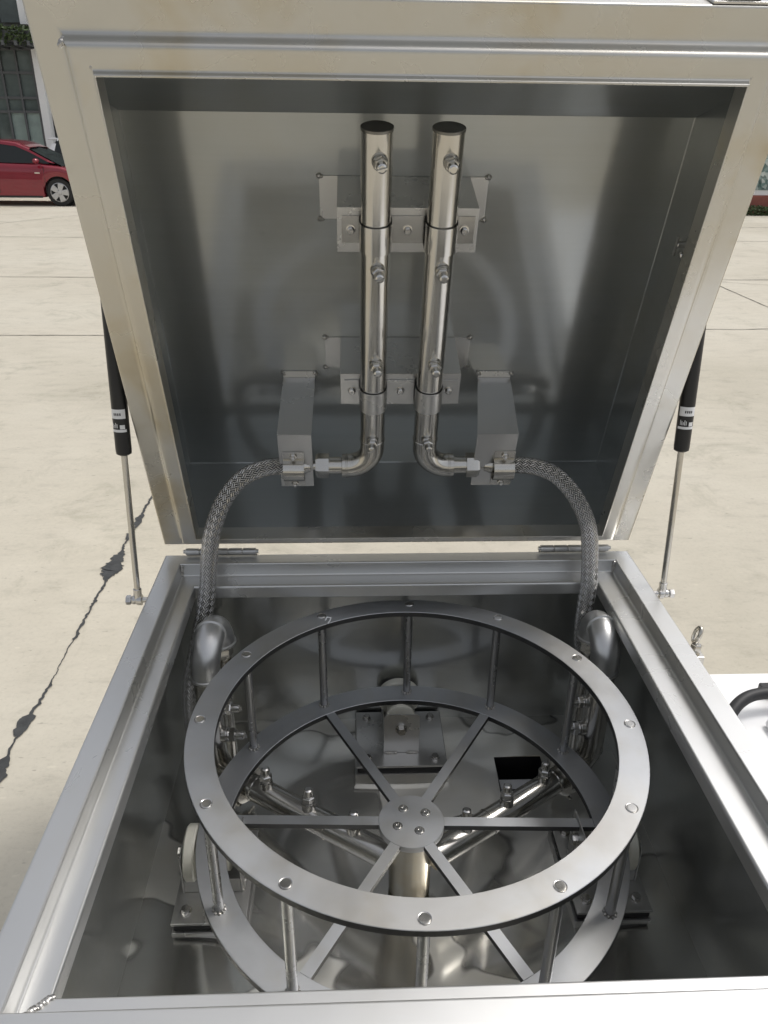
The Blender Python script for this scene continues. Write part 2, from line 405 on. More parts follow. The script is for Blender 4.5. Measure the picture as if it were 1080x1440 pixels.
# ---------------------------------------------------------------- the washer: tank
XL, XR, YB, YF, ZR = -.5293, .5222, .4585, -.585, .3356
XC = (XL+XR)/2
washer = thing('parts_washer', (XC, -.06, GZ), 'open stainless steel parts washer tank with its big hinged lid raised', 'parts washer')
FW, DR = .041, .031
ZF = -.135
mb = MB()
LW = (.036, .049, .046, .034)      # ledge widths: left, right, back, front
a = FW
rim_rows = [(0, 0, 0, 0, GZ+.10, 0), (0, 0, 0, 0, ZR, .005), (a, a, a, a, ZR, .004), (a+.002, a+.002, a+.002, a+.002, ZR-DR, .005),
            (a+LW[0], a+LW[1], a+LW[2], a+LW[3], ZR-DR, .006), (a+LW[0], a+LW[1], a+LW[2], a+LW[3], ZR-DR-.03, .002),
            (.014, .014, .014, .014, ZR-DR-.032, 0)]
frame(mb, XL, XR, YF, YB, rim_rows)
mb.build('tank_rim', 'rim', washer)
mb = MB()
frame(mb, XL, XR, YF, YB, [(.0135,)*4+(ZR-DR-.0325, 0), (.0135,)*4+(ZF, 0)])
mb.build('tank_wall', 'wall', washer)
# dished floor with the drain opening
def fz(x, y):
    r = math.hypot(x, y); t = min(1, max(0, (.44-r)/.40)); t = t*t*(3-2*t)
    return ZF-.056*t
xs = sorted(set([XL+.0136+(XR-XL-.0272)*i/44 for i in range(45)]+[.222, .333])); ys = sorted(set([YF+.0136+(YB-YF-.0272)*i/44 for i in range(45)]+[.206, .306]))
mb = MB(); V = {}
for i, x in enumerate(xs):
    for j, y in enumerate(ys): V[i, j] = mb.bm.verts.new((x, y, fz(x, y)))
for i in range(len(xs)-1):
    for j in range(len(ys)-1):
        if xs[i] >= .2219 and xs[i+1] <= .3331 and ys[j] >= .2059 and ys[j+1] <= .3061: continue
        mb.bm.faces.new((V[i, j], V[i+1, j], V[i+1, j+1], V[i, j+1]))
mb.build('tank_floor', 'floor', washer, recalc=True)
# drain box under the opening and a white tray in it
mb = MB()
x0, x1, y0, y1 = .222, .333, .206, .306
for A, B in (((x0, y0), (x1, y0)), ((x1, y0), (x1, y1)), ((x1, y1), (x0, y1)), ((x0, y1), (x0, y0))):
    z0 = ZF-.003
    mb.faces([(A[0], A[1], z0), (B[0], B[1], z0), (B[0], B[1], z0-.2), (A[0], A[1], z0-.2)], [(0, 1, 2, 3)])
mb.faces([(x0, y0, z0-.2), (x1, y0, z0-.2), (x1, y1, z0-.2), (x0, y1, z0-.2)], [(0, 1, 2, 3)])
mb.build('drain_chute', 'dark', washer, recalc=False)
mb = MB(); mb.box((x0+.002, y0+.002, ZF-.06), (x1-.002, y0+.068, ZF-.042), .002)
mb.build('drain_tray', 'white', washer)
# welds at rim corners
zr = ZR-DR
for p_, q_, r_ in (((XL+a+.004, YF+a+.004, zr+.001), (XL+a+LW[0], YF+a+LW[3], zr+.001), .0042),
                   ((XL+a+.003, YB-a-.003, ZR-.005), (XL+a+.003, YB-a-.003, zr+.004), .0038),
                   ((XR-a-.003, YB-a-.003, ZR-.005), (XR-a-.003, YB-a-.003, zr+.004), .0038),
                   ((XR-a-.003, YF+a+.003, zr+.001), (XR-a-LW[1], YF+a+LW[3], zr+.001), .0042)):
    mb = MB(); mb.bead(p_, q_, r_); mb.build('rim_weld', 'weld', washer)
for sx in (XL+.06, XR-.06):
    for sy in (YF+.06, YB-.06):
        mb = MB(); mb.box((sx-.025, sy-.025, GZ+.012), (sx+.025, sy+.025, GZ+.105), .004); mb.cyl((sx, sy, GZ), (sx, sy, GZ+.012), .035)
        mb.build('tank_leg', 'rim', washer)

# ---------------------------------------------------------------- the washer: lid  (local: x, y = up the lid, z = towards the viewer)
LA, LL = 1.2451, 1.039
LM = Matrix.Translation((0, YB, ZR+.025)) @ Matrix.Rotation(pi-LA, 4, 'X')
ND = .22
mb = MB()
s1, s2 = .0451, .0821
rows = [(0, 0, .19, 0, -ND-.018, 0), (0, 0, .0, 0, -.05, .01), (0, 0, 0, 0, 0, .006), (s1, s1, s1, .027, 0, .012), (s1+.004, s1+.004, s1+.006, .028, .028, .012),
        (s2, s2, s2, .056, .028, .006), (s2+.001, s2+.001, s2+.001, .057, .040, .005), (s2+.004, s2+.004, s2+.005, .059, .040, .003), (s2+.004, s2+.004, s2+.006, .059, .004, .001)]
frame(mb, XL, XR, 0, LL, rows, close_first=True)
lid = mb.build('lid', 'lidframe', washer, basis=LM)
tag(lid, 'raised lid with satin stepped border and dark hollow inside')
mb = MB()
frame(mb, XL, XR, 0, LL, [(s2+.0035, s2+.0035, s2+.0055, .0585, .0035, 0), (.032, .036, s2+.008, .040, -.004, 0), (.034, .035, .206, .050, -ND+.0015, .0), (.0355, .0365, .2075, .0515, -ND, 0)], close_last=True)
mb.build('inner_panel', 'lidpanel', lid)
for sx, ox in ((1, XL), (-1, XR)):
    mb = MB(); mb.bead((ox+sx*s1, LL-s1-.004, .003), (ox+sx*s1, LL-s1-.008, .027), .0042); mb.build('corner_weld', 'weld', lid)
    mb = MB(); mb.bead((ox+sx*(s2+.002), LL-s2-.003, .0265), (ox+sx*(s2-.004), LL-s2+.004, .026), .0036)
    mb.build('corner_weld', 'weld', lid)
# hinges
for hx in (-.403, .395):
    mb = MB(); hy = YB-.007; hz = ZR+.0115
    segs = 5; w_ = .158/segs
    for k in range(segs):
        mb.cyl((hx-.079+k*w_+.0008, hy, hz), (hx-.079+(k+1)*w_-.0008, hy, hz), .0075, 16, bev=.001)
    mb.cyl((hx-.083, hy, hz), (hx+.083, hy, hz), .0045, 12)
    mb.box((hx-.079, YB+.0006, hz-.05), (hx+.079, YB+.0036, hz-.008), .0008)
    mb.build('hinge', 'cast', washer)

# ---- spray manifold on the lid
def arc(c, r, a0, a1, n, ax=0, z=0):
    return [(c[0]+r*cos(a0+(a1-a0)*i/n), c[1]+r*sin(a0+(a1-a0)*i/n), c[2]) for i in range(n+1)]
def nozzle_mesh(mb, p, d, k=1.0, slot=False):
    p = Vector(p); d = Vector(d).normalized()
    mb.lathe(p, d, [(-.006*k, .0125*k), (.010*k, .0125*k), (.012*k, .0115*k), (.012*k, .0105*k), (.0145*k, .0115*k), (.0165*k, .0105*k)], 20)
    mb.hexn(p+d*.0165*k, d, .0118*k, .009*k, random.random())
    mb.lathe(p+d*.0255*k, d, [(0, .0078*k), (.004*k, .0085*k), (.013*k, .0075*k), (.015*k, .005*k)], 18)
    if slot: mb.box((-.0012, -.0078, -.003), (.0012, .0078, .003), 0, Matrix.Translation(p+d*.041*k) @ d.to_track_quat('Z', 'Y').to_matrix().to_4x4())
PZ = -.060; PR = .0250
for sgn, px in ((-1, -.0665), (1, .0435)):
    tb, te = .175, .860
    pts = [(px, te, PZ)]+[(px, te-(te-.232)*i/20, PZ) for i in range(1, 20)]
    R_ = .052; c = (px+sgn*R_, .232)
    pts += [(c[0]-sgn*R_*cos(q), c[1]-R_*sin(q), PZ) for q in [pi/2*i/12 for i in range(13)]]
    ex = px+sgn*(R_+.012); pts.append((ex, .18, PZ))
    mb = MB(); mb.tube(pts, PR, 28)
    mb.lathe((px, .252, PZ), (0, 1, 0), [(0, PR), (.001, PR+.0012), (.004, PR+.0012), (.005, PR)], 28, cap=False)
    mb.lathe((ex-sgn*.012, .18, PZ), (sgn, 0, 0), [(0, PR), (.001, PR+.0012), (.003, PR+.0012), (.004, PR)], 28, cap=False)
    mb.build('spray_pipe', 'pipe', lid)
    mb = MB(); mb.lathe((px, te-.0005, PZ), (0, 1, 0), [(0, PR+.0008), (.004, PR+.0008), (.005, PR-.001)], 28)
    mb.build('pipe_cap', 'cap', lid)
    for k, t in enumerate((.822, .643, .454, .272)):
        mb = MB(); tilt = .25 if sgn < 0 else .08
        if k == 3: nozzle_mesh(mb, (px, t, PZ+PR-.004), (sgn*.08, -.05, 1), .9, sgn < 0)
        else: nozzle_mesh(mb, (px+.003, t, PZ+PR-.004), (tilt*.35, .02, 1), 1.0, sgn < 0)
        mb.build('nozzle', 'bolt', lid)
    # coupling: tube, hex nut, stub, hose clamp block
    mb = MB(); cy_ = .18
    mb.cyl((ex, cy_, PZ), (ex+sgn*.030, cy_, PZ), .0185, 24, bev=.001)
    mb.hexn((ex+sgn*.028, cy_, PZ), (sgn, 0, 0), .0265, .028, pi/6)
    mb.cyl((ex+sgn*.054, cy_, PZ), (ex+sgn*.078, cy_, PZ), .0105, 20)
    mb.lathe((ex+sgn*.066, cy_, PZ), (sgn, 0, 0), [(0, .0105), (.001, .014), (.006, .014), (.012, .017), (.03, .017)], 20)
    mb.build('hose_coupling', 'pipe', lid)
# upper and lower hat brackets with pipe clamps
for t1, hh in ((.728, .078), (.397, .073)):
    xa, xb = -.131, .108; fzz = -.085
    mb = MB(); th = .002
    mb.box((xa, t1-th, -ND+.001), (xb, t1, fzz-th), .0006)                      # top web
    mb.box((xa, t1-hh, fzz-th), (xb, t1, fzz), .0008)                            # front flange
    for x_, s_ in ((xa, -1), (xb, 1)):
        lo = min(x_, x_-s_*th); hi = max(x_, x_-s_*th)
        mb.box((lo, t1-hh*.97, -ND+.001), (hi, t1-th, fzz-th), .0004)        # cheeks
        f0, f1 = (x_-.033, x_) if s_ < 0 else (x_, x_+.033)
        mb.box((f0, t1-hh, -ND+.0005), (f1, t1, -ND+.0028), .0005)             # feet
    mb.build('pipe_bracket', 'bracket', lid)
    for fx in (xa-.033, xb+.033):
        for fy in (t1, t1-hh):
            mb = MB(); mb.blob((fx, fy, -ND+.002), .0052)
            mb.blob((fx+.004*(1 if fx < 0 else -1), fy-.001, -ND+.002), .0034); mb.build('tack_weld', 'weld', lid)
    # clamp strap: flat tabs with half rounds over the pipes
    mb = MB(); prof = []
    z0 = fzz+.0008
    def half(cx_):
        r = PR+.0022
        return [(cx_-r*cos(q), PZ+r*sin(q)) for q in [pi*(i/16) for i in range(17)]]
    tt = .0022
    y0c, y1c = t1-.060, t1-.013
    line_ = [(xa+.008, z0)]
    for cx_ in (-.0665, .0435):
        r = PR+.0022
        line_ += [(cx_-r, z0)]+[(cx_-r*cos(pi*i/16), PZ+r*sin(pi*i/16)) for i in range(17)]+[(cx_+r, z0)]
    line_ += [(xb-.006, z0)]
    A = [[mb.bm.verts.new((x, y, z+o_)) for (x, z) in line_] for y in (y0c, y1c) for o_ in (0, tt)]
    for i in range(len(line_)-1):
        mb.bm.faces.new((A[1][i], A[1][i+1], A[3][i+1], A[3][i])); mb.bm.faces.new((A[0][i], A[0][i+1], A[1][i+1], A[1][i]))
        mb.bm.faces.new((A[2][i], A[2][i+1], A[3][i+1], A[3][i])); mb.bm.faces.new((A[0][i], A[0][i+1], A[2][i+1], A[2][i]))
    for i in (0, -1): mb.bm.faces.new((A[0][i], A[1][i], A[3][i], A[2][i]))
    mb.build('pipe_clamp', 'pipe' if t1 > .5 else 'bracket', lid)
    for bx in (-.108, -.0115, .085):
        mb = MB(); q = (bx, (y0c+y1c)/2, z0+tt)
        mb.lathe(q, (0, 0, 1), [(0, .0085), (.0012, .0085), (.0015, .0065), (.007, .0062), (.008, .005), (.008, .003), (.004, .003)], 18)
        mb.build('bolt', 'bolt', lid)
# hose supports: bent strips from the panel to the hose clamps
for sgn, xa, xb, fx0, fx1 in ((-1, -.257, -.188, -.262, -.192), (1, .168, .240, .150, .2235+.012)):
    t1 = .285; fzz = -.050; th = .0025
    mb = MB()
    # top web (tapers a little), front flange, foot
    v = []
    for dz in (0, -th):
        v += [(xa, t1+.012+dz, -ND+.001), (xb, t1+.012+dz, -ND+.001), (fx1, t1+dz-.012, fzz), (fx0, t1+dz-.012, fzz)]
    mb.faces(v, [(0, 1, 2, 3), (7, 6, 5, 4), (0, 3, 7, 4), (1, 2, 6, 5), (2, 3, 7, 6), (0, 1, 5, 4)])
    mb.box((xa, t1+.012, -ND+.0005), (xb, t1+.028, -ND+.003), .0006)
    mb.box((fx0, t1-.155, fzz-.0025), (fx1, t1-.0125, fzz), .0006)
    mb.build('hose_support', 'bracket', lid)
    for fx in (xa, xb):
        mb = MB(); mb.blob((fx, t1+.024, -ND+.002), .005); mb.blob((fx+.003, t1+.020, -ND+.002), .0034); mb.build('tack_weld', 'weld', lid)
    # saddle clamp round the hose end
    cxm = (-.232 if sgn < 0 else .214); hw = .022
    mb = MB(); hy, hz, hr = .18, PZ, .0215
    hz2 = fzz+.001
    hr = .0245
    pl = [(hy-.046, hz2), (hy-hr, hz2)]
    pl += [(hy-hr*cos(pi*i/14), hz2+hr*.95*sin(pi*i/14)) for i in range(15)]+[(hy+hr, hz2), (hy+.048, hz2)]
    A = [[mb.bm.verts.new((x, y, z+o_)) for (y, z) in pl] for x in (cxm-hw, cxm+hw) for o_ in (0, .002)]
    for i in range(len(pl)-1):
        for (p_, q_) in ((1, 3), (0, 1), (2, 3), (0, 2)):
            mb.bm.faces.new((A[p_][i], A[p_][i+1], A[q_][i+1], A[q_][i]))
    for i in (0, -1): mb.bm.faces.new((A[0][i], A[1][i], A[3][i], A[2][i]))
    mb.build('hose_clamp', 'pipe', lid)
    for by in (hy-.037, hy+.038):
        mb = MB(); mb.hexn((cxm, by, hz2+.002), (0, 0, 1), .0075, .005); mb.cyl((cxm, by, hz2+.006), (cxm, by, hz2+.014), .0038, 14, bev=.001)
        mb.build('bolt', 'bolt', lid)
# catch on the top edge and a small stud inside the right cheek
mb = MB()
mb.box((.375, LL+.0005, -.040), (.455, LL+.004, -.004), .001); mb.prism([(.388, LL+.004), (.444, LL+.004), (.436, LL+.018), (.402, LL+.020)], -.032, -.012, None, .002)
mb.build('lid_catch', 'bolt', lid)
mb = MB(); mb.cyl((.485, .66, -.10), (.468, .66, -.10), .006, 14, bev=.001); mb.box((.466, .64, -.104), (.470, .675, -.096), .001); mb.blob((.483, .64, -.1), .006)
mb.build('stop_stud', 'bolt', lid)

# ---------------------------------------------------------------- tank piping
for sgn, X, xr in ((-1, -.411, -.394), (1, .412, .414)):
    X2 = xr
    y0, y1 = .214, .312; zc = .209; R_ = (y1-y0)/2; r = .0296
    mb = MB()
    pts = [(X, y0, zc-.02)]+[(X+(X2-X)*i/16, (y0+y1)/2-R_*cos(pi*i/16), zc+R_*1.02*sin(pi*i/16)) for i in range(17)]+[(X2, y1, zc-.006)]
    mb.tube(pts, [r]*9+[r*.98]*10, 30)
    for q, dr_ in (((X, y0, zc-.022), (0, 0, 1)), (((X+X2)/2, (y0+y1)/2-.002, zc+R_*1.02), (0, 1, .0)), ((X2, y1, zc-.008), (0, 0, 1))):
        mb.lathe(q, dr_, [(-.003, r-.001), (-.0012, r+.0028), (.0032, r+.0028), (.005, r-.001)], 30, cap=False)
    mb.build('return_bend', 'cast', washer)
    mb = MB(); zb = -.04
    mb.tube([(X, y0, zc-.018), (X, y0, .1), (X, y0-.002, 0), (X+(-sgn)*.004, y0-.004, -.035), (X-sgn*.022, y0-.012, -.058), (X-sgn*.045, y0-.030, -.064)], .0265, 26)
    mb.lathe((X, y0, -.028), (0, 0, 1), [(0, .0265), (.001, .0285), (.004, .0285), (.005, .0265)], 26, cap=False)
    sp_ = mb.build('riser_pipe', 'pipe', washer)
    for (ny, nz, k) in ((y0, .105, 1.15), (y0-.002, .035, 1.3)):
        mb = MB(); nozzle_mesh(mb, (X-sgn*.019, ny-.002, nz), (-sgn, -.18, .12), k, True); mb.build('nozzle', 'bolt', sp_)
    mb = MB(); mb.hexn((X2, y1, zc-.040), (0, 0, 1), .024, .026, .3); mb.cyl((X2, y1, zc-.10), (X2, y1, zc-.03), .015, 22); mb.lathe((X2, y1, zc-.07), (0, 0, 1), [(0, .015), (.001, .019), (.02, .019), (.021, .015)], 22)
    mb.build('pipe_union', 'pipe', washer)
    mb = MB(); mb.cyl((X2, y1, -.13), (X2, y1, zc-.09), .013, 18); mb.build('feed_pipe', 'pipe', washer)
    # horizontal spray arm under the turntable
    A = Vector((X-sgn*.045, y0-.030, -.064)); B = Vector((sgn*.040, -.022, -.075))
    d = (B-A).normalized(); mb = MB(); rr = .0265
    mb.cyl(A, B, rr, 28)
    jn = A.lerp(B, .62); mb.lathe(jn, d, [(0, rr), (.001, rr+.0015), (.003, rr+.0015), (.004, rr)], 28, cap=False)
    mb.lathe(A+d*.052, d, [(0, rr), (.001, rr+.002), (.004, rr+.002), (.006, rr)], 28, cap=False)
    arm = mb.build('spray_arm', 'pipe', washer)
    mb = MB(); q = A+d*.012
    mb.lathe(q, d, [(0, .026), (.001, .040), (.011, .042), (.013, .034), (.015, .034), (.017, .042), (.027, .040), (.028, .026)], 32)
    up = Vector((0, 0, 1)); sd_ = d.cross(up).normalized()
    for h1 in (up*.038, -up*.034+sd_*.01):
        mb.cyl(q+h1+sd_*.022+d*.013, q+h1-sd_*.028+d*.013, .0045, 12)
        mb.hexn(q+h1-sd_*.020+d*.013, sd_, .010, .008); mb.hexn(q+h1+sd_*.012+d*.013, sd_, .010, .008)
    mb.box((-.006, -.014, -.012), (.006, .014, .012), .002, Matrix.Translation(q+d*.013+up*.038) @ d.to_track_quat('X', 'Z').to_matrix().to_4x4())
    mb.cyl(q+d*.013-up*.03+sd_*.03, q+d*.013-up*.045-sd_*.03, .004, 12)
    mb.build('flange_clamp', 'pipe', arm)
    for t in (.22, .50, .78):
        mb = MB(); nozzle_mesh(mb, A.lerp(B, t)+Vector((0, 0, rr-.004)), (0, .12, 1), 1.15); mb.build('nozzle', 'bolt', arm)

# ---------------------------------------------------------------- rollers
def roller(ang, y_off, b0, b1, fp):
    """local +y points away from the tank centre, origin under the ring's mid radius .38"""
    T = Matrix.Translation((0 if ang == 0 else 0, y_off, 0)) @ Matrix.Rotation(ang, 4, 'Z') @ Matrix.Translation((0, .38, 0))
    zb = ZF+.022; ht = -.016; hx = .041; rp = .054
    mb = MB(); mb.box((-.105, b0, zb), (.105, b1, zb+.006), .0025, T)
    bp = mb.build('roller_base', 'bracket', washer)
    for y_ in (fp, rp):
        ht = .006 if y_ == fp else -.016
        mb = MB(); mb.prism([(-hx, zb+.0065), (hx, zb+.0065), (hx, ht-.008), (hx-.006, ht), (-hx+.006, ht), (-hx, ht-.008)], 0, .003, T @ Matrix.Translation((0, y_, 0)) @ Matrix.Rotation(pi/2, 4, 'X'), .0008)
        mb.build('bracket_plate', 'bracket', bp)
    for s_ in (-1, 1):
        mb = MB(); mb.box((s_*(hx-.003)-.0015, fp+.001, zb+.0065), (s_*(hx-.003)+.0015, rp-.0035, zb+.040), .0008, T); mb.build('bracket_web', 'bracket', bp)
    for xa_, xb_ in ((-.036, -.012), (.014, .036)):
        mb = MB(); mb.bead(T @ Vector((xa_, fp-.004, zb+.007)), T @ Vector((xb_, fp-.004, zb+.007)), .003); mb.build('weld', 'weld', bp)
    mb = MB(); mb.box((-.102, b0+.003, ZF+.006), (.102, b1-.003, zb-.0005), .003, T); mb.build('rubber_pad', 'dark', bp)
    mb = MB(); mb.box((-.107, b0-.002, ZF-.025), (.107, b1, ZF+.0055), .002, T); mb.build('foot_plate', 'bracket', bp)
    for bx in (-.078, .078):
        for by in (b0+.024, b1-.024):
            mb = MB(); q = T @ Vector((bx, by, zb+.006))
            mb.lathe(q, (0, 0, 1), [(0, .0105), (.0015, .0105), (.0018, .008)], 18); mb.hexn(q+Vector((0, 0, .0015)), (0, 0, 1), .0085, .008, random.random())
            mb.build('bolt', 'bolt', bp)
    az = -.0445
    dv = (T.to_3x3() @ Vector((0, -1, 0)))
    mb = MB(); q = T @ Vector((0, .049, az))
    mb.lathe(q, dv, [(0, .030), (.001, .048), (.004, .0515), (.019, .0515), (.022, .048), (.0225, .033), (.024, .031), (.076, .031), (.078, .034), (.084, .034), (.086, .031), (.086, .016)], 44)
    mb.build('wheel', 'nylon', bp)
    mb = MB(); mb.cyl(T @ Vector((0, rp+.004, az)), T @ Vector((0, fp-.006, az)), .0065, 16)
    azf = az+.008
    for yy, s_ in ((fp-.0032, 1), (rp+.0004, -1)):
        q = T @ Vector((0, yy, azf if s_ > 0 else az)); mb.lathe(q, dv*s_, [(0, .0145), (.002, .0145), (.0022, .011)], 20); mb.hexn(q+dv*s_*.002, dv*s_, .0115, .009, .4)
    mb.build('axle_bolt', 'bolt', bp)
roller(0, 0, -.128, .058, -.082)
roller(pi/2, -.022, -.072, .066, -.055)
roller(-pi/2, -.022, -.078, .066, -.055)

# latch stand on the right flank
mb = MB()
mb.box((XR+.0006, .085, ZR-.075), (XR+.006, .165, ZR-.012), .001)
mb.box((XR+.006, .095, ZR-.060), (XR+.034, .118, ZR-.030), .002); mb.cyl((XR+.018, .109, ZR-.05), (XR+.024, .118, ZR-.022), .008, 16)
mb.hexn((XR+.022, .114, ZR-.024), (.1, .1, 1), .011, .010)
pl_ = [(XR+.023+.004*sin(q), .121+.0085*cos(q)*1.0, ZR+.003+.015*sin(q)) for q in [2*pi*i/20 for i in range(21)]]
mb.tube(pl_, .0042, 10); mb.cyl((XR+.022, .114, ZR-.02), (XR+.024, .120, ZR-.008), .005, 12)
mb.box((XR+.006, .075, ZR-.072), (XR+.028, .095, ZR-.05), .001)
mb.build('side_latch', 'pipe', washer)

# ---------------------------------------------------------------- turntable frame
ph = -.0418
def pol(k, r): a_ = ph+radians(90-30*k); return r*cos(a_), r*sin(a_)
HR = .2453
tt = thing('turntable_frame', (0, 0, -.19), 'round grey steel turntable frame of two rings, rods and six spokes in the tank', 'turntable frame')
def ringmesh(mb, ri, ro, z0, z1, n=160):
    b = .0008
    prof = [(ri, z0), (ri, z1-b), (ri+b, z1), (ro-b, z1), (ro, z1-b), (ro, z0)]
    L = [[mb.bm.verts.new((r*cos(2*pi*k/n), r*sin(2*pi*k/n), z)) for k in range(n)] for r, z in prof]
    L.append(L[0])
    for q_, (A, B) in enumerate(zip(L, L[1:])):
        for k in range(n):
            f = mb.bm.faces.new((A[k], A[(k+1) % n], B[(k+1) % n], B[k]))
            if q_ in (0, 4): f.material_index = 1
mb = MB(); ringmesh(mb, .352, .402, HR-.012, HR); tr = mb.build('top_ring', 'ring', tt, 30)
mb = MB(); ringmesh(mb, .352, .406, -.013, 0); br_ = mb.build('bottom_ring', 'ring', tt, 30)
for o_ in (tr, br_): o_.data.materials.append(M['edge'])
for k in range(12):
    x, y = pol(k, .384)
    mb = MB(); mb.cyl((x, y, .0005), (x, y, HR-.0125), .0088, 20); mb.build('post', 'post', tt)
    mb = MB(); mb.lathe((x, y, HR-.0005), (0, 0, 1), [(0, .0088), (.0009, .0102), (.0016, .0098), (.0010, .0090), (.0010, .0084), (.0018, .0078), (.0020, .005)], 22)
    mb.build('rivet', 'bolt', tr)
    mb = MB()
    for j in range(9):
        q = 2*pi*j/9; mb.blob((x+.0098*cos(q), y+.0098*sin(q), .0012), .0032)
    mb.build('post_weld', 'weld', br_)
for k in (1, 3, 5, 7, 9, 11):
    x, y = pol(k, 1); d = Vector((x, y, 0)); nrm = Vector((-y, x, 0)); hw = .0105
    A = d*.058; B = d*.3535; mb = MB()
    T = Matrix((( d.x, nrm.x, 0, 0), (d.y, nrm.y, 0, 0), (0, 0, 1, 0), (0, 0, 0, 1)))
    mb.box((.0605, -hw, -.012), (.3515, hw, -.0008), 0, T)
    for f in mb.bm.faces:
        if abs(f.calc_center_median().z+.0064) < .004: f.material_index = 1
    o_ = mb.build('spoke', 'ring', tt); o_.data.materials.append(M['edge'])
mb = MB(); mb.lathe((0, 0, -.013), (0, 0, 1), [(0, .0635), (.0125, .0635), (.0132, .0628)], 64); hub = mb.build('hub_plate', 'ring', tt, 30)
for x, y in ((-.014, .030), (.029, .019), (-.027, -.012), (.014, -.024)):
    mb = MB(); mb.lathe((x, y, .0002), (0, 0, 1), [(0, .0098), (.0005, .0098), (.0006, .0080), (.0014, .0080), (.0014, .0066), (.0034, .0066), (.0045, .0058), (.0045, .0034), (.0012, .0030)], 22)
    mb.build('screw', 'bolt', hub)
mb = MB(); mb.lathe((0, 0, -.190), (0, 0, 1), [(0, .034), (.004, .0395), (.010, .0415), (.176, .0415)], 48); mb.build('centre_column', 'column', tt)
# scrap of white tie stuck to the top ring
x, y = pol(11, .374)
mb = MB(); mb.tube([(x+.004, y-.012, HR+.003), (x+.008, y-.004, HR+.006), (x+.016, y-.004, HR+.004), (x+.014, y-.014, HR+.003), (x+.010, y-.022, HR+.002)], .0016, 8)
so_ = mb.build('tie_scrap', 'white'); tag(so_, 'tiny white scrap of plastic tie caught on the back of the top ring', 'scrap')

# ---------------------------------------------------------------- braided hoses
def catmull(P, n=14):
    P = [Vector(p) for p in P]; P = [P[0]*2-P[1]]+P+[P[-1]*2-P[-2]]; out = []
    for i in range(1, len(P)-2):
        for k in range(n):
            t = k/n; a_, b_, c_, d_ = P[i-1:i+3]
            out.append(.5*((2*b_)+(c_-a_)*t+(2*a_-5*b_+4*c_-d_)*t*t+(3*b_-a_-3*c_+d_)*t**3))
    out.append(P[-2]); return out
def lw(x, t, z): return LM @ Vector((x, t, z))
hoses = {
 -1: [lw(-.222, .18, PZ), lw(-.256, .18, PZ), (-.300, .448, .548), (-.345, .437, .528), (-.383, .415, .485), (-.405, .388, .43), (-.414, .368, .37), (-.420, .352, .31), (-.432, .345, .25), (-.452, .335, .17), (-.470, .315, .09), (-.474, .30, 0.0), (-.47, .30, -.09)],
 1: [lw(.208, .18, PZ), lw(.240, .18, PZ), (.290, .448, .548), (.333, .440, .530), (.372, .420, .490), (.398, .392, .435), (.405, .370, .37), (.405, .352, .31), (.404, .350, .25), (.408, .352, .17), (.425, .350, .09), (.440, .34, 0.0), (.44, .34, -.09)]}
for sgn, lab in ((-1, 'braided steel hose curving from the lid down into the left side of the tank'), (1, 'braided steel hose curving from the lid down into the right side of the tank')):
    P = hoses[sgn]; top = P[0]
    h = thing('braided_hose', Vector(P[-1]), lab, 'hose', 'braided hoses between lid and tank')
    mb = MB(); mb.tube(catmull(P), .0182, 28, uv=True); mb.build('braid', 'braid', h)
    mb = MB(); e = Vector(P[0]); d = (Vector(P[1])-e).normalized(); mb.lathe(e-d*.004, d, [(0, .012), (.001, .0188), (.026, .0195), (.028, .018)], 28); mb.build('ferrule', 'pipe', h)

